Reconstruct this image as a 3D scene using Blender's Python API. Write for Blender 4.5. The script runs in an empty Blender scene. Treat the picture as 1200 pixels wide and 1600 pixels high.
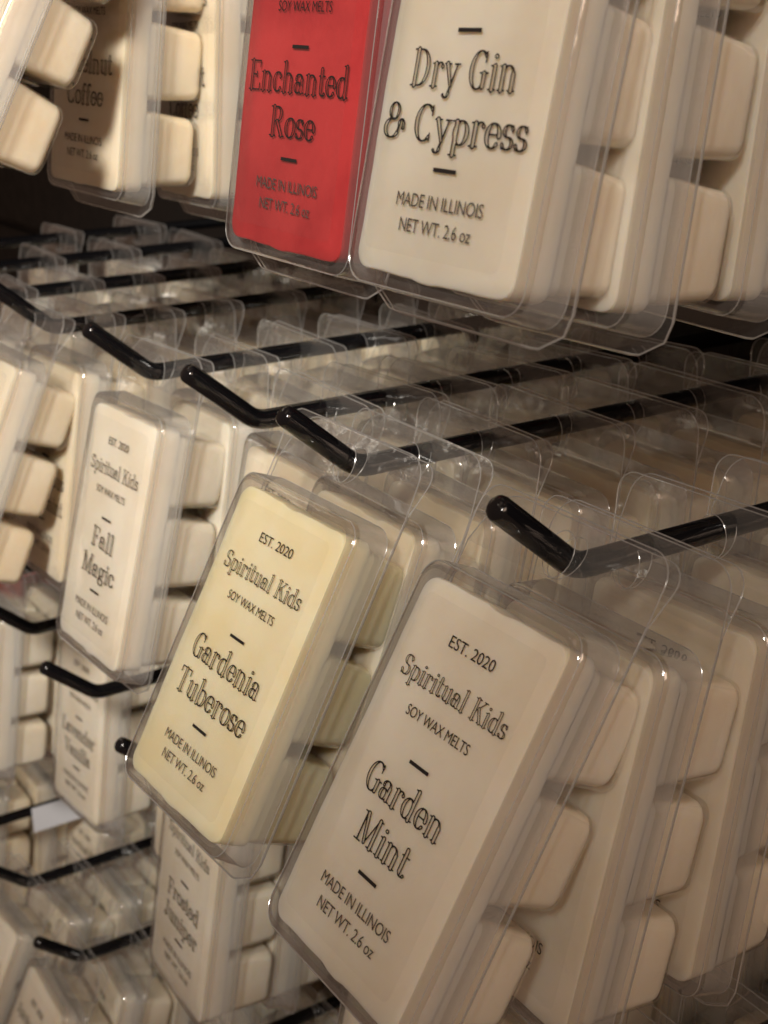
import bpy, bmesh, math, random
import numpy as np
from mathutils import Matrix, Vector, Euler

random.seed(7)
MM = 0.001
sc = bpy.context.scene
COL = sc.collection

# ------------------------------------------------------------------ camera
cam_d = bpy.data.cameras.new('camera')
cam = bpy.data.objects.new('camera', cam_d)
COL.objects.link(cam)
cam_d.sensor_fit = 'VERTICAL'
cam_d.sensor_height = 24.0
cam_d.lens = 2189.749 / 1600 * 24.0
cam_d.clip_start = 0.01
cam_d.clip_end = 20
cam.location = (0.26670, -0.22930, 0.13730)
CAM_YAW, CAM_PITCH, CAM_ROLL = math.radians(57.61), math.radians(-19.13), math.radians(-1.1)
_R = Matrix.Rotation(CAM_YAW, 3, 'Z') @ Matrix.Rotation(math.pi / 2 + CAM_PITCH, 3, 'X') @ Matrix.Rotation(CAM_ROLL, 3, 'Z')
cam.rotation_euler = _R.to_euler()
cam_d.dof.use_dof = True
cam_d.dof.focus_distance = 0.41
cam_d.dof.aperture_fstop = 15
sc.camera = cam

# ------------------------------------------------------------------ world, lamps, exposure
world = bpy.data.worlds.new('World')
sc.world = world
world.use_nodes = True
bg = world.node_tree.nodes['Background']
bg.inputs[0].default_value = (1.0, 0.62, 0.43, 1)
bg.inputs[1].default_value = 0.092


def area(name, loc, target, size, size_y, energy, col):
    d = bpy.data.lights.new(name, 'AREA')
    d.shape = 'RECTANGLE'
    d.size, d.size_y, d.energy, d.color = size, size_y, energy, col
    o = bpy.data.objects.new(name, d)
    COL.objects.link(o)
    o.location = loc
    o.rotation_euler = (Vector(target) - Vector(loc)).to_track_quat('-Z', 'Y').to_euler()
    return o


def spot(name, loc, target, energy, col, angle, blend, radius):
    d = bpy.data.lights.new(name, 'SPOT')
    d.energy, d.color, d.spot_size, d.spot_blend, d.shadow_soft_size = energy, col, math.radians(angle), blend, radius
    o = bpy.data.objects.new(name, d)
    COL.objects.link(o)
    o.location = loc
    o.rotation_euler = (Vector(target) - Vector(loc)).to_track_quat('-Z', 'Y').to_euler()
    return o


spot('key_spotlight', (0.85, -1.10, 1.05), (-0.405, 0, 0.0), 178, (1.0, 0.935, 0.835), 22.2, 0.8, 0.15)  # cone edge stands in for a person's shadow over the near right packs
area('ceiling_lamp', (-0.5, -0.9, 1.7), (-0.2, 0, 0), 0.6, 1.0, 0.6, (1.0, 0.76, 0.57))
area('right_fill_lamp', (1.6, -0.35, 0.85), (-0.3, 0, 0), 1.0, 0.8, 9.5, (1.0, 0.72, 0.54))  # added fill, brightens the right-facing sides of the packs

for glint_loc in ((-1.0, -0.95, 1.35), (0.15, -1.3, 1.45), (1.35, -0.35, 1.2)):   # point lights added only for small glints on the plastic
    bd = bpy.data.lights.new('glint_light', 'POINT')
    bd.energy, bd.color, bd.shadow_soft_size = 0.5, (1.0, 0.86, 0.68), 0.03
    bo = bpy.data.objects.new('glint_light', bd)
    COL.objects.link(bo)
    bo.location = glint_loc

sc.view_settings.view_transform = 'Standard'
sc.view_settings.look = 'None'
sc.view_settings.exposure = 0.35
sc.view_settings.gamma = 1.0
cy = sc.cycles
cy.max_bounces = 10
cy.diffuse_bounces = 4
cy.glossy_bounces = 4
cy.transmission_bounces = 4
cy.transparent_max_bounces = 64
cy.caustics_reflective = False
cy.caustics_refractive = False
cy.use_denoising = True
cy.denoiser = 'OPENIMAGEDENOISE'
cy.sample_clamp_indirect = 3.0
cy.use_adaptive_sampling = True
cy.adaptive_threshold = 0.02


# ------------------------------------------------------------------ materials
def new_mat(name):
    m = bpy.data.materials.new(name)
    m.use_nodes = True
    nt = m.node_tree
    return m, nt, nt.nodes['Principled BSDF'], nt.nodes['Material Output']


def wax_mat(name, col, col2, sss=0.6):
    m, nt, p, out = new_mat(name)
    tc = nt.nodes.new('ShaderNodeTexCoord')
    oi = nt.nodes.new('ShaderNodeObjectInfo')
    add = nt.nodes.new('ShaderNodeVectorMath'); add.operation = 'ADD'
    sc_ = nt.nodes.new('ShaderNodeVectorMath'); sc_.operation = 'SCALE'
    nt.links.new(oi.outputs['Location'], sc_.inputs[0]); sc_.inputs['Scale'].default_value = 3.7
    nt.links.new(tc.outputs['Object'], add.inputs[0]); nt.links.new(sc_.outputs[0], add.inputs[1])
    n = nt.nodes.new('ShaderNodeTexNoise')
    n.inputs['Scale'].default_value = 30; n.inputs['Detail'].default_value = 5; n.inputs['Roughness'].default_value = 0.55
    nt.links.new(add.outputs[0], n.inputs['Vector'])
    r = nt.nodes.new('ShaderNodeValToRGB')
    r.color_ramp.elements[0].position = 0.38; r.color_ramp.elements[0].color = (*col2, 1)
    r.color_ramp.elements[1].position = 0.60; r.color_ramp.elements[1].color = (*col, 1)
    nt.links.new(n.outputs[0], r.inputs[0])
    nt.links.new(r.outputs[0], p.inputs['Base Color'])
    p.inputs['Roughness'].default_value = 0.42
    p.inputs['Specular IOR Level'].default_value = 0.35
    p.inputs['Subsurface Weight'].default_value = sss
    p.inputs['Subsurface Radius'].default_value = (1.0, 0.75, 0.45)
    p.inputs['Subsurface Scale'].default_value = 0.007
    n2 = nt.nodes.new('ShaderNodeTexNoise'); n2.inputs['Scale'].default_value = 300; n2.inputs['Detail'].default_value = 3
    nt.links.new(add.outputs[0], n2.inputs['Vector'])
    b = nt.nodes.new('ShaderNodeBump'); b.inputs['Strength'].default_value = 0.22; b.inputs['Distance'].default_value = 0.0007
    nt.links.new(n2.outputs[0], b.inputs['Height']); nt.links.new(b.outputs[0], p.inputs['Normal'])
    return m


WAX = {
    'white': wax_mat('white_wax', (0.885, 0.81, 0.685), (0.825, 0.73, 0.585)),
    'ivory': wax_mat('ivory_wax', (0.87, 0.77, 0.61), (0.83, 0.70, 0.51)),
    'yellow': wax_mat('yellow_wax', (0.89, 0.805, 0.565), (0.85, 0.735, 0.455)),
    'red': wax_mat('red_wax', (0.55, 0.032, 0.036), (0.42, 0.014, 0.020), 0.3),
}


def plastic_mat(name, base, power, edge, haze, rough, tint=(0.97, 0.965, 0.955)):
    """thin clear sheet: mostly transparent, mirror-like at grazing angles, a trace of white haze"""
    m = bpy.data.materials.new(name); m.use_nodes = True
    nt = m.node_tree; nt.nodes.clear()
    out = nt.nodes.new('ShaderNodeOutputMaterial')
    tr = nt.nodes.new('ShaderNodeBsdfTransparent'); tr.inputs[0].default_value = (*tint, 1)
    gl = nt.nodes.new('ShaderNodeBsdfGlossy'); gl.inputs['Roughness'].default_value = rough
    gl.inputs[0].default_value = (1, 1, 1, 1)
    df = nt.nodes.new('ShaderNodeBsdfDiffuse'); df.inputs[0].default_value = (0.8, 0.8, 0.8, 1)
    tl = nt.nodes.new('ShaderNodeBsdfTranslucent'); tl.inputs[0].default_value = (0.8, 0.8, 0.8, 1)
    hz = nt.nodes.new('ShaderNodeMixShader'); hz.inputs[0].default_value = 0.5
    nt.links.new(df.outputs[0], hz.inputs[1]); nt.links.new(tl.outputs[0], hz.inputs[2])
    lw = nt.nodes.new('ShaderNodeLayerWeight'); lw.inputs['Blend'].default_value = 0.5
    pw = nt.nodes.new('ShaderNodeMath'); pw.operation = 'POWER'; pw.inputs[1].default_value = power
    nt.links.new(lw.outputs['Facing'], pw.inputs[0])
    ml = nt.nodes.new('ShaderNodeMath'); ml.operation = 'MULTIPLY_ADD'
    ml.inputs[1].default_value = edge; ml.inputs[2].default_value = base
    nt.links.new(pw.outputs[0], ml.inputs[0])
    # faint waviness of vacuum-formed sheet
    tc = nt.nodes.new('ShaderNodeTexCoord')
    n = nt.nodes.new('ShaderNodeTexNoise'); n.inputs['Scale'].default_value = 60; n.inputs['Detail'].default_value = 3.5
    nt.links.new(tc.outputs['Object'], n.inputs['Vector'])
    b = nt.nodes.new('ShaderNodeBump'); b.inputs['Strength'].default_value = 0.55; b.inputs['Distance'].default_value = 0.0012
    nt.links.new(n.outputs[0], b.inputs['Height'])
    nt.links.new(b.outputs[0], gl.inputs['Normal'])
    m1 = nt.nodes.new('ShaderNodeMixShader'); m1.inputs[0].default_value = haze
    nt.links.new(tr.outputs[0], m1.inputs[1]); nt.links.new(hz.outputs[0], m1.inputs[2])
    m2 = nt.nodes.new('ShaderNodeMixShader')
    nt.links.new(ml.outputs[0], m2.inputs[0]); nt.links.new(m1.outputs[0], m2.inputs[1]); nt.links.new(gl.outputs[0], m2.inputs[2])
    nt.links.new(m2.outputs[0], out.inputs[0])
    return m


PLASTIC = plastic_mat('clear_plastic', 0.05, 3.4, 0.75, 0.03, 0.06)
LIDSIDE = plastic_mat('clear_plastic_drawn_side', 0.13, 2.2, 0.65, 0.33, 0.25)  # strong haze stands in for reflections of the bright surroundings
LIDEDGE = plastic_mat('clear_plastic_rolled_edge', 0.12, 2.2, 0.6, 0.10, 0.08, (0.80, 0.785, 0.77))  # grey tint put in for the darkening by refraction at the bevel
TABMAT = plastic_mat('clear_tab_plastic', 0.06, 2.7, 0.70, 0.075, 0.09)
STICKER = plastic_mat('clear_sticker', 0.010, 4.0, 0.1, 0.01, 0.4, (0.99, 0.99, 0.985))
RIM = plastic_mat('plastic_edge_and_highlight', 0.18, 2.0, 0.35, 0.42, 0.15)


def plain(name, col, rough, spec=0.5, metal=0.0, bump=0.0, bscale=200):
    m, nt, p, out = new_mat(name)
    p.inputs['Base Color'].default_value = (*col, 1)
    p.inputs['Roughness'].default_value = rough
    p.inputs['Specular IOR Level'].default_value = spec
    p.inputs['Metallic'].default_value = metal
    if bump:
        tc = nt.nodes.new('ShaderNodeTexCoord')
        n = nt.nodes.new('ShaderNodeTexNoise'); n.inputs['Scale'].default_value = bscale; n.inputs['Detail'].default_value = 4
        nt.links.new(tc.outputs['Object'], n.inputs['Vector'])
        b = nt.nodes.new('ShaderNodeBump'); b.inputs['Strength'].default_value = bump; b.inputs['Distance'].default_value = 0.001
        nt.links.new(n.outputs[0], b.inputs['Height']); nt.links.new(b.outputs[0], p.inputs['Normal'])
        mp = nt.nodes.new('ShaderNodeMapRange'); mp.inputs[3].default_value = rough * 0.7; mp.inputs[4].default_value = min(1, rough * 1.4)
        nt.links.new(n.outputs[0], mp.inputs[0]); nt.links.new(mp.outputs[0], p.inputs['Roughness'])
    return m


HOOKMAT = plain('black_coated_wire', (0.004, 0.004, 0.005), 0.08, 0.6, 0, 0.06, 120)
PANELMAT = plain('dark_panel', (0.010, 0.008, 0.007), 0.6, 0.25, 0, 0.3, 60)
INK = plain('black_ink', (0.022, 0.018, 0.017), 0.6, 0.2)
INKGREY = plain('grey_ink', (0.075, 0.062, 0.055), 0.6, 0.2)
PAPER = plain('white_paper', (0.62, 0.63, 0.68), 0.7, 0.2)


# ------------------------------------------------------------------ mesh helpers (millimetres in, metres out)
def to_mesh(bm, name, mats, smooth=35):
    me = bpy.data.meshes.new(name)
    for v in bm.verts:
        v.co *= MM
    bm.normal_update()
    bm.to_mesh(me); bm.free()
    for m in mats:
        me.materials.append(m)
    for p in me.polygons:
        p.use_smooth = True
    try:
        me.set_sharp_from_angle(angle=math.radians(smooth))
    except Exception:
        pass
    return me


def rrect(x0, x1, z0, z1, r, seg=5, extra=0):
    """rounded rectangle, counter-clockwise seen from the front (-y)"""
    pts = []
    for cx, cz, a0 in ((x1 - r, z1 - r, 0), (x0 + r, z1 - r, 90), (x0 + r, z0 + r, 180), (x1 - r, z0 + r, 270)):
        for i in range(seg + 1):
            a = math.radians(a0 + 90 * i / seg)
            pts.append((cx + r * math.cos(a), cz + r * math.sin(a)))
    if extra:
        res = []
        for i, p in enumerate(pts):
            q = pts[(i + 1) % len(pts)]
            res.append(p)
            d = math.hypot(q[0] - p[0], q[1] - p[1])
            if d > 8:
                for k in range(1, extra):
                    res.append((p[0] + (q[0] - p[0]) * k / extra, p[1] + (q[1] - p[1]) * k / extra))
        pts = res
    return pts


def loft(bm, loops, cap_start=False, cap_end=False, mat=0):
    """loops: list of (list of (x,z), y)"""
    rows = [[bm.verts.new((x, y, z)) for x, z in pts] for pts, y in loops]
    n = len(rows[0])
    for a, b in zip(rows, rows[1:]):
        for i in range(n):
            f = bm.faces.new((a[i], a[(i + 1) % n], b[(i + 1) % n], b[i])); f.material_index = mat
    if cap_start:
        bm.faces.new(rows[0][::-1]).material_index = mat
    if cap_end:
        bm.faces.new(rows[-1]).material_index = mat
    return rows


def tube(bm, pts, r, closed=False, seg=6, mat=0, caps=True):
    """tube along 3-D points with parallel-transport frames"""
    P = [Vector(p) for p in pts]
    n = len(P)
    T = []
    for i in range(n):
        a = P[(i - 1) % n] if (closed or i > 0) else P[i]
        b = P[(i + 1) % n] if (closed or i < n - 1) else P[i]
        T.append((b - a).normalized())
    ref = Vector((0, 0, 1)) if abs(T[0].z) < 0.9 else Vector((1, 0, 0))
    u = T[0].cross(ref).normalized()
    rings = []
    for i in range(n):
        u = (u - T[i] * u.dot(T[i])).normalized()
        v = T[i].cross(u)
        rr = r[i] if isinstance(r, (list, tuple)) else r
        rings.append([bm.verts.new(P[i] + (u * math.cos(2 * math.pi * k / seg) + v * math.sin(2 * math.pi * k / seg)) * rr) for k in range(seg)])
    m = n if closed else n - 1
    for i in range(m):
        a, b = rings[i], rings[(i + 1) % n]
        for k in range(seg):
            f = bm.faces.new((a[k], a[(k + 1) % seg], b[(k + 1) % seg], b[k])); f.material_index = mat
    if not closed and caps:
        bm.faces.new(rings[0][::-1]).material_index = mat
        bm.faces.new(rings[-1]).material_index = mat


def sheet(bm, outer, holes, y, mat=0):
    """flat sheet in the plane y with holes"""
    es = []
    for loop in [outer] + holes:
        vs = [bm.verts.new((x, y, z)) for x, z in loop]
        for i in range(len(vs)):
            es.append(bm.edges.new((vs[i], vs[(i + 1) % len(vs)])))
    g = bmesh.ops.triangle_fill(bm, use_beauty=True, use_dissolve=False, edges=es)
    for f in g['geom']:
        if isinstance(f, bmesh.types.BMFace):
            f.material_index = mat


# ------------------------------------------------------------------ the pack (origin = rod centre in the hang hole; -y is the front)
FACE_Y = -13.0
CUBE_Y = 21.5
ZT, ZB = -14.1, -127.3          # top and bottom of the lid's front face


def build_wax(seed):
    rnd = random.Random(seed)
    bm = bmesh.new()
    ph = [rnd.uniform(0, 6.28) for _ in range(8)]
    x0, x1, z0, z1 = -31.2, 31.2, ZB + 3.6, ZT - 4.6

    def wob(pts, k):
        res = []
        for (x, z) in pts:
            s = 0.16 * math.sin(z * 0.11 + ph[0]) + 0.08 * math.sin(z * 0.47 + ph[1] + k)
            t = 0.18 * math.sin(x * 0.09 + ph[2]) + 0.10 * math.sin(x * 0.38 + ph[3] + k) + (-0.55 if abs(x - ph[4] * 3 + 6) < 4 else 0)
            res.append((x + (s if abs(x) > 24 else 0), z + (t if (z > z1 - 7 or z < z0 + 7) else 0)))
        return res
    o = lambda i: wob(rrect(x0 + i, x1 - i, z0 + i, z1 - i, max(1.2, 5 - i), 5, 14), 0)
    loft(bm, [(o(0.9), -12.35), (o(0.25), -12.05), (o(0.0), -11.3), (o(0.25), -1.0)], True, True)
    cw = 30.8
    zs = (z1 - z0 - 1.0)
    hh = zs / 3 - 4.0
    for c in (-1, 1):
        for r in range(3):
            cx = c * 15.75
            cz = z1 - 0.5 - zs * (r + 0.5) / 3

            def q(i, rad):
                j = i * 0.55
                return rrect(cx - cw / 2 + j, cx + cw / 2 - j, cz - hh / 2 + i, cz + hh / 2 - i, rad, 4)
            cyd = CUBE_Y - rnd.uniform(0, 1.6)
            tp = 1.5 + rnd.uniform(0, 0.5)
            L = [(q(0, 3.2), -1.3), (q(tp, 3.8), cyd)]
            for a in (30, 60, 80):
                L.append((q(tp + 2.9 * (1 - math.cos(math.radians(a))), 4.0), cyd + 2.9 * math.sin(math.radians(a))))
            L.append((q(7.5, 2.5), cyd + 3.02 - rnd.uniform(0, .25)))
            loft(bm, L, False, True)
    return bm


def lid_outline(inset_x, ztop, zbot, r):
    return rrect(-inset_x, inset_x, zbot, ztop, r, 6)


def flange_outline(x, zt, zb, cut):
    return [(x, zt), (-x, zt), (-x, zb + cut * 1.3), (-x + cut * 0.22, zb + cut * .62), (-x + cut * 1.25, zb + .3), (-x + cut * 1.6, zb), (x - cut * 1.6, zb), (x - cut * 1.25, zb + .3), (x - cut * 0.22, zb + cut * .62), (x, zb + cut * 1.3)]


def tab_outline(x, zt, zb, r):
    pts = []
    for cx, a0 in ((x - r, 0), (-x + r, 90)):
        for i in range(7):
            a = math.radians(a0 + 90 * i / 6)
            pts.append((cx + r * math.cos(a), zt - r + r * math.sin(a)))
    return pts + [(-x, zb), (x, zb)]


ZSPLIT = -6.5


def build_lid():
    bm = bmesh.new()
    L = [(lid_outline(36.4, ZT + 1.3, ZB - 1.5, 7.6), 0.0), (lid_outline(35.9, ZT + 0.9, ZB - 1.0, 7.4), -5.0), (lid_outline(35.2, ZT + 0.2, ZB - 0.2, 7), -10.4)]
    loft(bm, L, False, False, 2)
    L = L[-1:]
    for a in (20, 42, 62, 78, 90):
        i = 2.9 * (1 - math.cos(math.radians(a)))
        L.append((lid_outline(35.2 - i, ZT + 0.2 - i, ZB - 0.2 + i, 7 - i * 0.6), -10.4 - 2.6 * math.sin(math.radians(a))))
    loft(bm, L, False, True, 3)
    bm.faces.ensure_lookup_table()
    bm.faces[-1].material_index = 0
    sheet(bm, flange_outline(38.6, ZSPLIT, ZB - 6.0, 7), [lid_outline(36.4, ZT + 1.3, ZB - 1.5, 7.6)], 0.0)
    fo = flange_outline(38.6, ZSPLIT, ZB - 6.0, 7)
    tube(bm, [(x, 0, z) for x, z in fo[1:] + fo[:1]], 0.24, False, 5, 1)
    lo = lid_outline(36.4, ZT + 1.3, ZB - 1.5, 7.6)
    tube(bm, [(x, -0.1, z) for x, z in lo], 0.16, True, 4, 1)
    fr = lid_outline(34.75, ZT - 0.25, ZB + 0.25, 6.8)
    tube(bm, [(x, -11.9, z) for x, z in fr], 0.2, True, 4, 1)  # bright line added as the highlight along the front bevel
    return bm


def build_tray():
    bm = bmesh.new()
    z0, z1 = ZB + 3.6, ZT - 4.6
    zs = (z1 - z0 - 1.0); hh = zs / 3 - 4.0; cw = 30.8
    holes = []
    for c in (-1, 1):
        for r in range(3):
            cx = c * 15.75; cz = z1 - 0.5 - zs * (r + 0.5) / 3

            def q(i, rad):
                j = i * 0.55
                return rrect(cx - cw / 2 + j, cx + cw / 2 - j, cz - hh / 2 + i, cz + hh / 2 - i, rad, 4)
            L = [(q(-0.25, 3.3), 1.1), (q(1.1, 3.9), CUBE_Y + .2)]
            for a in (30, 60, 80):
                L.append((q(1.1 + 3.0 * (1 - math.cos(math.radians(a))), 4.1), CUBE_Y + .2 + 3.1 * math.sin(math.radians(a))))
            L.append((q(7.5, 2.6), CUBE_Y + 3.4))
            loft(bm, L, False, True)
            holes.append(q(-0.25, 3.3))
    sheet(bm, flange_outline(38.0, ZSPLIT, ZB - 6.4, 7.6), holes, 1.1)
    fo = flange_outline(38.0, ZSPLIT, ZB - 6.4, 7.6)
    tube(bm, [(x, 1.1, z) for x, z in fo[1:] + fo[:1]], 0.22, False, 5, 1)
    return bm


def build_tab():
    bm = bmesh.new()
    hole = [(5.4 * math.cos(2 * math.pi * k / 24), 0.9 + 6.6 * math.sin(2 * math.pi * k / 24)) for k in range(24)]
    for y, x, zt, k in ((0.0, 38.6, 12.0, -0.035), (1.1, 38.0, 11.2, 0.30)):
        o = tab_outline(x, zt, ZSPLIT, 7.5)
        n0 = len(bm.verts)
        sheet(bm, o, [hole], y)
        path = [o[-1]] + o[:-1]
        tube(bm, [(px, y, pz) for px, pz in path], 0.22, False, 5, 1)
        tube(bm, [(px, y, pz) for px, pz in hole], 0.16, True, 4, 1)
        bm.verts.ensure_lookup_table()
        for v in bm.verts[n0:]:
            v.co.y += k * (v.co.z - ZSPLIT)
    return bm


def build_sticker():
    bm = bmesh.new()
    o = rrect(-27.5, 26, ZB + 9, ZT - 9, 2.5, 3)
    bm.faces.new([bm.verts.new((x, FACE_Y - 0.05, z)) for x, z in o])
    return bm


# ------------------------------------------------------------------ lettering: slab-serif outline letters drawn from strokes
TH, TN = 0.075, 0.014   # half widths of thick and thin strokes (cap height = 1)


def ln(x0, y0, x1, y1, h0=TN, h1=None):
    return [(x0, y0, x1, y1, h0, h0 if h1 is None else h1)]


def st(x, y0, y1, h=TH):
    return ln(x, y0, x, y1, h)


def sf(x, y, hw=0.13):
    return ln(x - hw, y, x + hw, y, TN)


def arc(cx, cy, rx, ry, a0, a1, th=TH, n=None, power=1.4):
    n = n or max(6, int(abs(a1 - a0) / 12))
    res = []
    for i in range(n):
        t0 = math.radians(a0 + (a1 - a0) * i / n); t1 = math.radians(a0 + (a1 - a0) * (i + 1) / n)
        h = lambda t: TN + (th - TN) * abs(math.cos(t)) ** power
        res.append((cx + rx * math.cos(t0), cy + ry * math.sin(t0), cx + rx * math.cos(t1), cy + ry * math.sin(t1), h(t0), h(t1)))
    return res


XH = 0.66
G = {
    'S': (0.66, arc(.32, .76, .20, .24, 20, 270) + arc(.32, .27, .23, .25, 90, -165) + ln(.52, .98, .52, .74) + ln(.09, .02, .09, .28)),
    's': (0.46, arc(.22, .49, .14, .16, 20, 270, .055) + arc(.22, .17, .16, .16, 90, -165, .055) + ln(.36, .64, .36, .47) + ln(.06, .02, .06, .18)),
    'p': (0.68, st(.18, -.3, .62) + sf(.18, -.3, .14) + ln(.04, .63, .18, .63) + arc(.36, .32, .22, .33, -180, 180)),
    'i': (0.36, st(.18, 0, .62) + sf(.18, 0, .14) + ln(.04, .63, .18, .63) + ln(.17, .88, .19, .88, .062)),
    'r': (0.54, st(.18, 0, .62) + sf(.18, 0, .15) + ln(.04, .63, .18, .63) + arc(.36, .42, .16, .24, 170, 60, .04) + ln(.45, .56, .46, .55, .06)),
    't': (0.42, st(.17, .12, .86) + ln(.03, .64, .36, .64) + arc(.28, .13, .11, .13, 180, 330, .06)),
    'u': (0.70, st(.17, .16, .62) + ln(.03, .63, .17, .63) + arc(.33, .18, .16, .18, 180, 350, .05) + st(.52, 0, .62) + ln(.38, .63, .52, .63) + ln(.52, .015, .66, .015)),
    'a': (0.62, arc(.22, .19, .15, .18, 0, 360, .065) + st(.43, .05, .45) + arc(.26, .47, .17, .17, 0, 165, .05) + ln(.43, .02, .58, .02) + ln(.11, .47, .11, .46, .055)),
    'l': (0.36, st(.18, 0, 1.0) + sf(.18, 0, .14) + ln(.04, 1.02, .18, 1.02)),
    'd': (0.70, st(.50, .0, 1.0) + ln(.36, 1.02, .50, 1.02) + ln(.50, .015, .66, .015) + arc(.30, .32, .21, .33, 0, 360)),
    'e': (0.58, arc(.29, .33, .21, .33, 0, 320) + ln(.10, .36, .50, .36)),
    'n': (0.74, st(.17, 0, .62) + sf(.17, 0, .13) + ln(.03, .63, .17, .63) + arc(.36, .42, .19, .23, 175, 0, .05) + st(.55, 0, .44) + sf(.55, 0, .13)),
    'm': (1.06, st(.17, 0, .62) + sf(.17, 0, .13) + ln(.03, .63, .17, .63) + arc(.34, .42, .17, .23, 175, 0, .05) + st(.51, 0, .44) + sf(.51, 0, .12) + arc(.68, .42, .17, .23, 175, 0, .05) + st(.86, 0, .44) + sf(.86, 0, .13)),
    'o': (0.60, arc(.30, .33, .22, .33, 0, 360)),
    'c': (0.54, arc(.29, .33, .21, .33, 40, 320) + ln(.44, .52, .44, .50, .06)),
    'h': (0.74, st(.17, 0, 1.0) + sf(.17, 0, .13) + ln(.03, 1.02, .17, 1.02) + arc(.36, .42, .19, .23, 175, 0, .05) + st(.55, 0, .44) + sf(.55, 0, .13)),
    'b': (0.68, st(.17, .02, 1.0) + ln(.03, 1.02, .17, 1.02) + arc(.36, .32, .22, .33, -180, 180)),
    'g': (0.62, arc(.27, .42, .17, .23, 0, 360, .06) + arc(.28, -.10, .21, .17, 0, 360, .05) + ln(.16, .20, .12, .10, .03) + ln(.12, .09, .34, .05, .03) + ln(.42, .58, .56, .64, .03)),
    'y': (0.66, ln(.12, .63, .35, .03, TH, .05) + ln(.54, .63, .30, -.14, TN, .03) + arc(.20, -.16, .11, .13, 0, -150, .05) + sf(.14, .63, .13) + sf(.53, .63, .11)),
    'z': (0.54, ln(.08, .63, .44, .63) + ln(.42, .60, .10, .04, .06) + ln(.06, .015, .46, .015) + ln(.08, .63, .08, .48) + ln(.46, .02, .46, .17)),
    'v': (0.64, ln(.14, .63, .32, .03, TH, .05) + ln(.52, .63, .34, .02) + sf(.14, .63, .13) + sf(.52, .63, .11)),
    'f': (0.44, st(.18, 0, .80) + sf(.18, 0, .15) + ln(.03, .63, .36, .63) + arc(.30, .82, .12, .2, 180, 40, .06)),
    'K': (0.84, st(.20, 0, 1) + sf(.20, 0, .17) + sf(.20, 1, .17) + ln(.24, .42, .68, .98) + sf(.68, 1, .12) + ln(.40, .60, .70, .02, TH) + sf(.70, 0, .14)),
    'G': (0.82, arc(.40, .5, .30, .51, 48, 300) + ln(.62, .99, .62, .72) + st(.62, .06, .42) + sf(.62, .43, .16)),
    'M': (1.06, st(.18, 0, 1, .02) + sf(.18, 0, .15) + ln(.06, 1, .24, 1) + ln(.24, .98, .50, .06, TH, .06) + ln(.80, .98, .52, .04) + st(.84, 0, 1) + sf(.84, 0, .16) + ln(.80, 1, .98, 1)),
    'T': (0.80, st(.40, 0, .98) + sf(.40, 0, .18) + ln(.08, 1, .72, 1) + ln(.08, 1, .08, .76) + ln(.72, 1, .72, .76)),
    'F': (0.72, st(.20, 0, 1) + sf(.20, 0, .18) + ln(.04, 1, .64, 1) + ln(.64, 1, .64, .76) + ln(.20, .52, .48, .52) + ln(.48, .62, .48, .42)),
    'D': (0.86, st(.20, 0, 1) + ln(.04, 1, .36, 1) + ln(.04, 0, .36, 0) + arc(.36, .5, .34, .5, -90, 90)),
    'C': (0.78, arc(.40, .5, .31, .51, 48, 312) + ln(.64, .99, .64, .72) + ln(.64, .02, .64, .22)),
    'E': (0.76, st(.20, 0, 1) + ln(.04, 1, .66, 1) + ln(.66, 1, .66, .78) + ln(.04, 0, .68, 0) + ln(.68, 0, .68, .22) + ln(.20, .52, .48, .52) + ln(.48, .62, .48, .42)),
    'R': (0.84, st(.20, 0, 1) + sf(.20, 0, .16) + ln(.04, 1, .36, 1) + arc(.36, .76, .24, .25, -90, 90) + ln(.20, .51, .38, .51) + ln(.40, .50, .68, .03, TH) + sf(.70, 0, .13)),
    'J': (0.56, st(.34, .2, 1) + sf(.34, 1, .17) + arc(.19, .2, .15, .22, 0, -150, .06) + ln(.07, .16, .07, .15, .06)),
    'L': (0.70, st(.20, 0, 1) + sf(.20, 1, .17) + ln(.04, 0, .64, 0) + ln(.64, 0, .64, .26)),
    'V': (0.84, ln(.18, .98, .42, .03, TH, .06) + ln(.68, .98, .44, .02) + sf(.18, 1, .16) + sf(.68, 1, .13)),
    'H': (0.92, st(.20, 0, 1) + sf(.20, 0, .16) + sf(.20, 1, .16) + ln(.2, .52, .7, .52) + st(.70, 0, 1) + sf(.70, 0, .16) + sf(.70, 1, .16)),
    'P': (0.78, st(.20, 0, 1) + sf(.20, 0, .17) + ln(.04, 1, .36, 1) + arc(.36, .74, .27, .27, -90, 90) + ln(.20, .47, .38, .47)),
    '&': (0.86, arc(.36, .76, .17, .24, -60, 290, .05) + arc(.34, .27, .26, .27, 80, 330, .07) + ln(.56, .13, .62, .36, .03) + arc(.70, .40, .09, .14, 180, -60, .05) + ln(.80, .30, .80, .29, .05)),
    ' ': (0.36, []),
}


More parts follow.
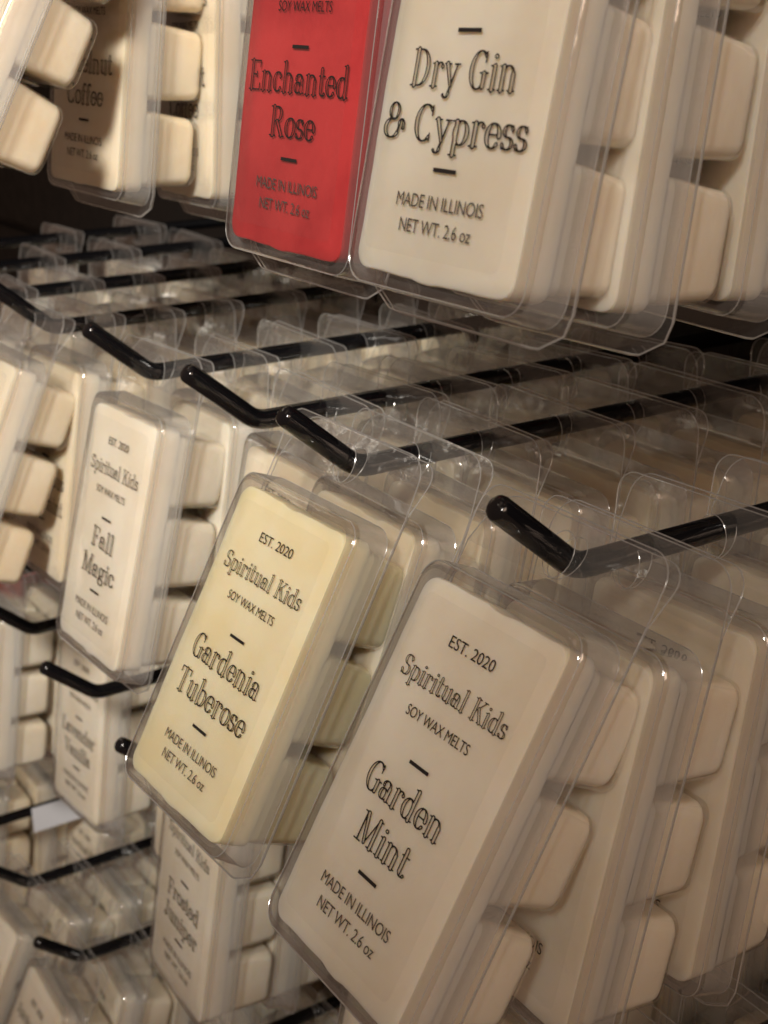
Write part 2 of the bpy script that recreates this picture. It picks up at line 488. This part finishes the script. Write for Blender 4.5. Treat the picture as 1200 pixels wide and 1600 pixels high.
def glyph_mesh(strokes, t=0.046, step=0.02):
    """outline band of the union of the strokes by marching over a distance grid -> list of polygons"""
    A = np.array(strokes, float)
    x0, x1 = A[:, [0, 2]].min() - .14, A[:, [0, 2]].max() + .14
    y0, y1 = A[:, [1, 3]].min() - .14, A[:, [1, 3]].max() + .14
    xs = np.arange(x0, x1 + step, step); ys = np.arange(y0, y1 + step, step)
    X, Y = np.meshgrid(xs, ys)
    D = np.full(X.shape, 9.0)
    for ax, ay, bx, by, h0, h1 in strokes:
        dx, dy = bx - ax, by - ay
        l2 = dx * dx + dy * dy + 1e-9
        s = np.clip(((X - ax) * dx + (Y - ay) * dy) / l2, 0, 1)
        D = np.minimum(D, np.hypot(X - ax - s * dx, Y - ay - s * dy) - (h0 + (h1 - h0) * s))
    polys = []

    def clip(P, f):
        out = []
        for i in range(len(P)):
            a, b = P[i], P[(i + 1) % len(P)]
            fa, fb = f(a), f(b)
            if fa <= 0:
                out.append(a)
            if (fa <= 0) != (fb <= 0):
                k = fa / (fa - fb)
                out.append(tuple(a[j] + (b[j] - a[j]) * k for j in range(3)))
        return out
    mn = np.minimum(np.minimum(D[:-1, :-1], D[1:, :-1]), np.minimum(D[:-1, 1:], D[1:, 1:]))
    mx = np.maximum(np.maximum(D[:-1, :-1], D[1:, :-1]), np.maximum(D[:-1, 1:], D[1:, 1:]))
    o = 0.012
    for j, i in zip(*np.where((mn < o) & (mx > o - t))):
        P = [(X[j, i], Y[j, i], D[j, i]), (X[j, i + 1], Y[j, i + 1], D[j, i + 1]), (X[j + 1, i + 1], Y[j + 1, i + 1], D[j + 1, i + 1]), (X[j + 1, i], Y[j + 1, i], D[j + 1, i])]
        P = clip(P, lambda a: a[2] - o)
        if len(P) >= 3:
            P = clip(P, lambda a: (o - t) - a[2])
        if len(P) >= 3:
            polys.append([(p[0], p[1]) for p in P])
    return polys


_gc = {}


def outline_text(txt):
    x = 0; res = []
    for ch in txt:
        adv, s = G[ch]
        if s:
            if ch not in _gc:
                _gc[ch] = glyph_mesh(s)
            res += [[(px + x, py) for px, py in P] for P in _gc[ch]]
        x += adv
    return res


def sans_text(txt):
    cu = bpy.data.curves.new('tmp_text', 'FONT')
    cu.body = txt
    cu.resolution_u = 4
    cu.space_character = 0.97
    ob = bpy.data.objects.new('tmp_text', cu)
    COL.objects.link(ob)
    dg = bpy.context.evaluated_depsgraph_get()
    me = bpy.data.meshes.new_from_object(ob.evaluated_get(dg))
    polys = [[(me.vertices[i].co.x, me.vertices[i].co.y) for i in p.vertices] for p in me.polygons]
    bpy.data.objects.remove(ob); bpy.data.curves.remove(cu); bpy.data.meshes.remove(me)
    return polys


def place(bm, polys, cx, base, width, cap, src_cap, mat, y):
    xs = [p[0] for P in polys for p in P]
    lo, hi = min(xs), max(xs)
    kx = width / (hi - lo); ky = cap / src_cap
    cache = {}
    for P in polys:
        vs = []
        for (px, py) in P:
            q = (round(cx + (px - (lo + hi) / 2) * kx, 3), round(base + py * ky, 3))
            if q not in cache:
                cache[q] = bm.verts.new((q[0], y, q[1]))
            if not vs or vs[-1] is not cache[q]:
                vs.append(cache[q])
        if len(vs) > 1 and vs[0] is vs[-1]:
            vs.pop()
        if len(set(vs)) == len(vs) and len(vs) >= 3:
            try:
                bm.faces.new(vs).material_index = mat
            except ValueError:
                pass


_sans = {}


def sans(t):
    if t not in _sans:
        _sans[t] = sans_text(t)
    return _sans[t]


def build_print(l1, w1, l2, w2, cap=8.0):
    bm = bmesh.new()
    y = FACE_Y - 0.12
    Z = lambda v: ZT - v * 113.24
    sc_ = 0.70
    place(bm, sans('EST. 2020'), 0, Z(.1728), 19.9, 3.3, sc_, 0, y)
    place(bm, outline_text('Spiritual Kids'), 0, Z(.287), 47.5, 5.6, 1.0, 0, y)
    place(bm, sans('SOY WAX MELTS'), 0, Z(.363), 28.5, 3.0, sc_, 0, y)
    for v in (.45, .7341):
        for a in (1,):
            x0, x1, z0, z1 = -4.4, 4.4, Z(v) - 0.5, Z(v) + 0.5
            bm.faces.new([bm.verts.new(p) for p in ((x0, y, z0), (x1, y, z0), (x1, y, z1), (x0, y, z1))]).material_index = 0
    place(bm, outline_text(l1), 0, Z(.565), w1, cap, 1.0, 0, y)
    place(bm, outline_text(l2), 0, Z(.678), w2, cap, 1.0, 0, y)
    place(bm, sans('MADE IN ILLINOIS'), 0, Z(.8166), 33.7, 3.3, sc_, 1, y)
    place(bm, sans('NET WT. 2.6 oz'), 0, Z(.870), 28.0, 3.3, sc_, 1, y)
    return to_mesh(bm, 'label_print', [INK, INKGREY])


PRINT = {
    'mint': build_print('Garden', 35.5, 'Mint', 24.5),
    'gard': build_print('Gardenia', 43.0, 'Tuberose', 44.5),
    'fall': build_print('Fall', 22.0, 'Magic', 33.0),
    'dry': build_print('Dry Gin', 39.5, '& Cypress', 55.0, 8.4),
    'rose': build_print('Enchanted', 54.0, 'Rose', 25.0, 8.4),
    'haz': build_print('Hazelnut', 46.0, 'Coffee', 33.0),
    'euc': build_print('Eucalyptus', 50.0, 'Peppermint', 52.0, 7.4),
    'jun': build_print('Frosted', 37.0, 'Juniper', 39.0),
    'lav': build_print('Lavender', 45.0, 'Vanilla', 36.0),
}
WAXMESH = {}
for c in WAX:
    for k in range(4):
        WAXMESH[c, k] = to_mesh(build_wax(11 + 5 * k), 'wax_block', [WAX[c]], 40)
LIDMESH = to_mesh(build_lid(), 'lid', [PLASTIC, RIM, LIDSIDE, LIDEDGE], 40)
TRAYMESH = to_mesh(build_tray(), 'tray', [PLASTIC, RIM], 40)
TABMESH = to_mesh(build_tab(), 'hang_tab', [TABMAT, RIM], 40)
TABMESH.transform(Matrix.Translation((0, 0, -ZSPLIT * MM)))
STICKMESH = to_mesh(build_sticker(), 'clear_label', [STICKER])


# ------------------------------------------------------------------ setting: the dark display panel behind the hooks
def tag(o, label, cat, group=None):
    o['label'] = label; o['category'] = cat
    if group:
        o['group'] = group


def link(name, me, parent=None):
    o = bpy.data.objects.new(name, me)
    COL.objects.link(o)
    if parent:
        o.parent = parent
    return o


def add_box(bm, x0, x1, y0, y1, z0, z1, mat=0):
    v = [bm.verts.new((x, y, z)) for x in (x0, x1) for y in (y0, y1) for z in (z0, z1)]
    for f in ((0, 1, 3, 2), (4, 6, 7, 5), (0, 4, 5, 1), (2, 3, 7, 6), (0, 2, 6, 4), (1, 5, 7, 3)):
        bm.faces.new([v[i] for i in f]).material_index = mat


PANEL_Y = 262.0
bm = bmesh.new()
add_box(bm, -2000, 900, PANEL_Y + 6, PANEL_Y + 26, -1500, 900)
z = -1480
while z < 900:                                  # slat-wall boards, one every 75 mm
    add_box(bm, -2000, 900, PANEL_Y, PANEL_Y + 5.9, z, z + 66)
    z += 75
panel = link('back_panel', to_mesh(bm, 'back_panel', [PANELMAT], 20))
tag(panel, 'near-black slatted panel behind all the hooks', 'display panel')


# ------------------------------------------------------------------ hooks
def hook_mesh():
    bm = bmesh.new()
    r = 3.75
    a = math.radians(40)
    pts = [(0, PANEL_Y - 1, 0), (0, 130, 0), (0, 14, 0)]
    R = 13.0
    tl = R * math.tan(a / 2)
    for i in range(8):
        t = a * i / 7
        pts.append((0, tl - R * math.sin(t), R * (1 - math.cos(t))))
    end = 35.0
    pts.append((0, -math.cos(a) * (end - 1.2), math.sin(a) * (end - 1.2)))
    rs = [r] * len(pts)
    d = Vector((0, -math.cos(a), math.sin(a)))
    for k, rr in ((end - 0.3, r * .93), (end + 0.4, r * .72), (end + 0.75, r * .4)):
        pts.append(tuple(d * k)); rs.append(rr)
    tube(bm, pts, rs, False, 18)
    return to_mesh(bm, 'rod', [HOOKMAT], 50)


def plate_mesh():
    bm = bmesh.new()
    o = rrect(-14, 14, -24, 12, 3, 3)
    loft(bm, [(o, PANEL_Y - 0.2), (o, PANEL_Y - 2.4), (rrect(-13.4, 13.4, -23.4, 11.4, 2.6, 3), PANEL_Y - 3)], True, True)
    return to_mesh(bm, 'wall_plate', [HOOKMAT], 40)


HOOKMESH, PLATEMESH = hook_mesh(), plate_mesh()
ROWZ = {'A': 195.5, 'B': 0.0, 'C': -193.8, 'D': -405.0}
ROWNAME = {'A': 'top-row', 'B': 'middle-row', 'C': 'third-row', 'D': 'bottom-row'}
ORD = ['rightmost', 'second from right', 'third from right', 'fourth from right', 'fifth from right', 'sixth from right', 'seventh from right', 'eighth from right']
NTH = ['front', 'second', 'third', 'fourth', 'fifth', 'sixth', 'seventh', 'eighth']


def make_hook(row, x, idx):
    o = bpy.data.objects.new('display_hook', None)
    COL.objects.link(o)
    o.empty_display_size = 0.01
    o.location = (x * MM, 0, ROWZ[row] * MM)
    link('rod', HOOKMESH, o); link('wall_plate', PLATEMESH, o)
    tag(o, f'black wire hook with upturned tip, {ORD[idx]} in the {ROWNAME[row].replace("-", " ")}', 'hook', 'black hooks on the panel')


# ------------------------------------------------------------------ packs
def make_pack(x, s, yaw, pit, roll, row, dz, kind, wax, label):
    R = Matrix.Rotation(yaw, 3, 'Z') @ Matrix.Rotation(pit, 3, 'X') @ Matrix.Rotation(roll, 3, 'Y')
    loc = Vector((x, s, ROWZ[row] + dz)) + R @ Vector((0, -4, 0))
    o = bpy.data.objects.new('wax_melt_pack', None)
    COL.objects.link(o)
    o.empty_display_size = 0.01
    o.matrix_world = Matrix.Translation(loc * MM) @ R.to_4x4()
    link('wax_block', WAXMESH[wax, random.randint(0, 3)], o)
    link('lid', LIDMESH, o); link('tray', TRAYMESH, o); tb = link('hang_tab', TABMESH, o)
    tb.location = (0, 0, ZSPLIT * MM)
    tb.rotation_euler = (math.radians(random.uniform(-4, 4)), 0, 0)
    lb = link('clear_label', STICKMESH, o)
    link('label_print', PRINT[kind], lb)
    tag(o, label, 'wax pack', 'wax melt packs on the hooks')


WNAME = {'white': 'white', 'ivory': 'ivory', 'yellow': 'pale yellow', 'red': 'red'}


def peg(row, x, idx, kind, wax, front=None, rest=(), rest_wax=None, rest_kind=None, hook=True):
    """front: pose of a pack measured in the photograph; rest: (s, pitch in degrees) of the packs behind"""
    if hook:
        make_hook(row, x, idx)
    n = 0
    o_ = ORD[idx]
    stack = f'rightmost stack, {ROWNAME[row].replace("-", " ")}' if idx == 0 else f'{o_.split()[0]} stack from right, {ROWNAME[row].replace("-", " ")}'

    def lab(n):
        return f'{WNAME[wax]} wax pack at the front of {stack}' if n == 0 else f'{WNAME[wax]} wax pack, {NTH[n]} from front in {stack}'
    for f in front or ():
        make_pack(*f[:5], row, f[5], kind, wax, lab(n))
        n += 1
    wax, kind = rest_wax or wax, rest_kind or kind
    for s, p in rest:
        make_pack(x + random.uniform(-2.2, 2.2), s + random.uniform(-2, 2), math.radians(random.uniform(-3.5, 3.5)), math.radians(p + random.uniform(-1, 1)),
                  math.radians(random.uniform(-1.3, 1.3)), row, -4.3 + random.uniform(-.3, .3), kind, wax, lab(n))
        n += 1


# top row
peg('A', -10.6, 0, 'dry', 'white', [(-10.62, 3.74, .0433, -.226, .0162, .1)], [(29, -9), (66, -6), (110, -4), (146, -3), (182, -2), (218, -1)], None, 'mint')
peg('A', -107.7, 1, 'rose', 'red', [(-107.67, 9.92, .0575, -.157, .031, -2.0)], [(48, -6), (84, -4), (120, -3)])
peg('A', -305, 2, 'haz', 'ivory', [(-292, -6.5, .03, -.50, .02, 5), (-312.84, 23.54, .0939, -.133, .0353, 1.0)], [(60, -5), (95, -3), (130, -2), (166, -1)])
# middle row
peg('B', 0.0, 0, 'mint', 'white', [(-1.59, -1.36, -.0133, -.5376, .0024, 1.3), (0, 22, -.02, -.26, .0, -5.5)], [(57, -11), (92, -8), (127, -6), (162, -4), (198, -2)])
peg('B', -110.9, 1, 'gard', 'yellow', [(-110.57, -1.54, .059, -.4981, .0307, -.4)], [(24, -20), (52, -13), (86, -9), (120, -6), (155, -4), (190, -2), (225, -1)], 'ivory')
peg('B', -181.9, 2, 'fall', 'ivory', None, [(31, -13), (60, -9), (84, -7), (118, -5), (152, -3), (188, -2)])
peg('B', -276.7, 3, 'fall', 'white', [(-276.66, 7.17, .0272, -.2693, -.0131, -2.0)], [(42, -10), (75, -7), (108, -5), (142, -4), (176, -2), (212, -1)])
peg('B', -396.1, 4, 'euc', 'ivory', [(-393, -9, .02, -.44, .0, .3), (-393.57, 17.79, .0284, -.1896, -.0082, -2.0)], [(52, -7), (86, -5), (120, -4), (155, -2), (190, -1)])
peg('B', -500, 5, 'lav', 'white', None, [(18, -14), (54, -8), (90, -5), (126, -3), (162, -2), (198, -1)])
peg('B', -600, 6, 'jun', 'white', None, [(70, -8), (118, -5), (176, -2)])
peg('B', -700, 7, 'haz', 'white', None, [(120, -5), (180, -2)])
# third row
peg('C', 0, 0, 'gard', 'ivory', None, [(25, -12), (60, -8), (95, -6), (130, -4), (166, -2)])
peg('C', -95, 1, 'mint', 'white', None, [(20, -12), (55, -8), (90, -6), (126, -4), (162, -2)])
peg('C', -283, 2, 'jun', 'white', [(-277.13, 25.99, -.0325, -.1669, .0146, 1.0)], [(62, -8), (97, -5), (132, -3), (168, -2)])
peg('C', -382.9, 3, 'gard', 'ivory', None, [(70, -8), (106, -6), (142, -4), (178, -2)])
peg('C', -483.1, 4, 'lav', 'white', [(-476.88, 46.89, .0619, -.1625, -.0255, 1.5)], [(82, -6), (118, -4), (154, -3), (190, -1)])
peg('C', -582, 5, 'mint', 'white', None, [(22, -10), (58, -7), (94, -5), (130, -3), (166, -2)])
# bottom row
peg('D', -330, 0, 'fall', 'white', None, [(60, -12), (96, -8), (132, -5), (168, -3)])
peg('D', -454.8, 1, 'dry', 'white', None, [(0, -26), (36, -16), (70, -10), (106, -7), (142, -4), (178, -2)])
peg('D', -550.9, 2, 'mint', 'white', None, [(-2, -26), (34, -16), (70, -10), (106, -7), (142, -4), (178, -2)])
peg('D', -640, 3, 'lav', 'white', None, [(92, -8), (128, -5), (164, -3)])
peg('D', -735, 4, 'haz', 'ivory', None, [(40, -8), (78, -6), (116, -4), (154, -2)])
peg('C', -680, 6, 'rose', 'red', None, [(70, -8), (108, -5), (146, -3)])

# small price card on the far bottom hook
bm = bmesh.new()
add_box(bm, -0.25, 0.25, 32, 78, -16, 4)
card = link('price_card', to_mesh(bm, 'price_card', [PAPER], 20))
card.location = (-636 * MM, 0, ROWZ['D'] * MM)
tag(card, 'small blank white card beside the far bottom-row hook', 'price card')
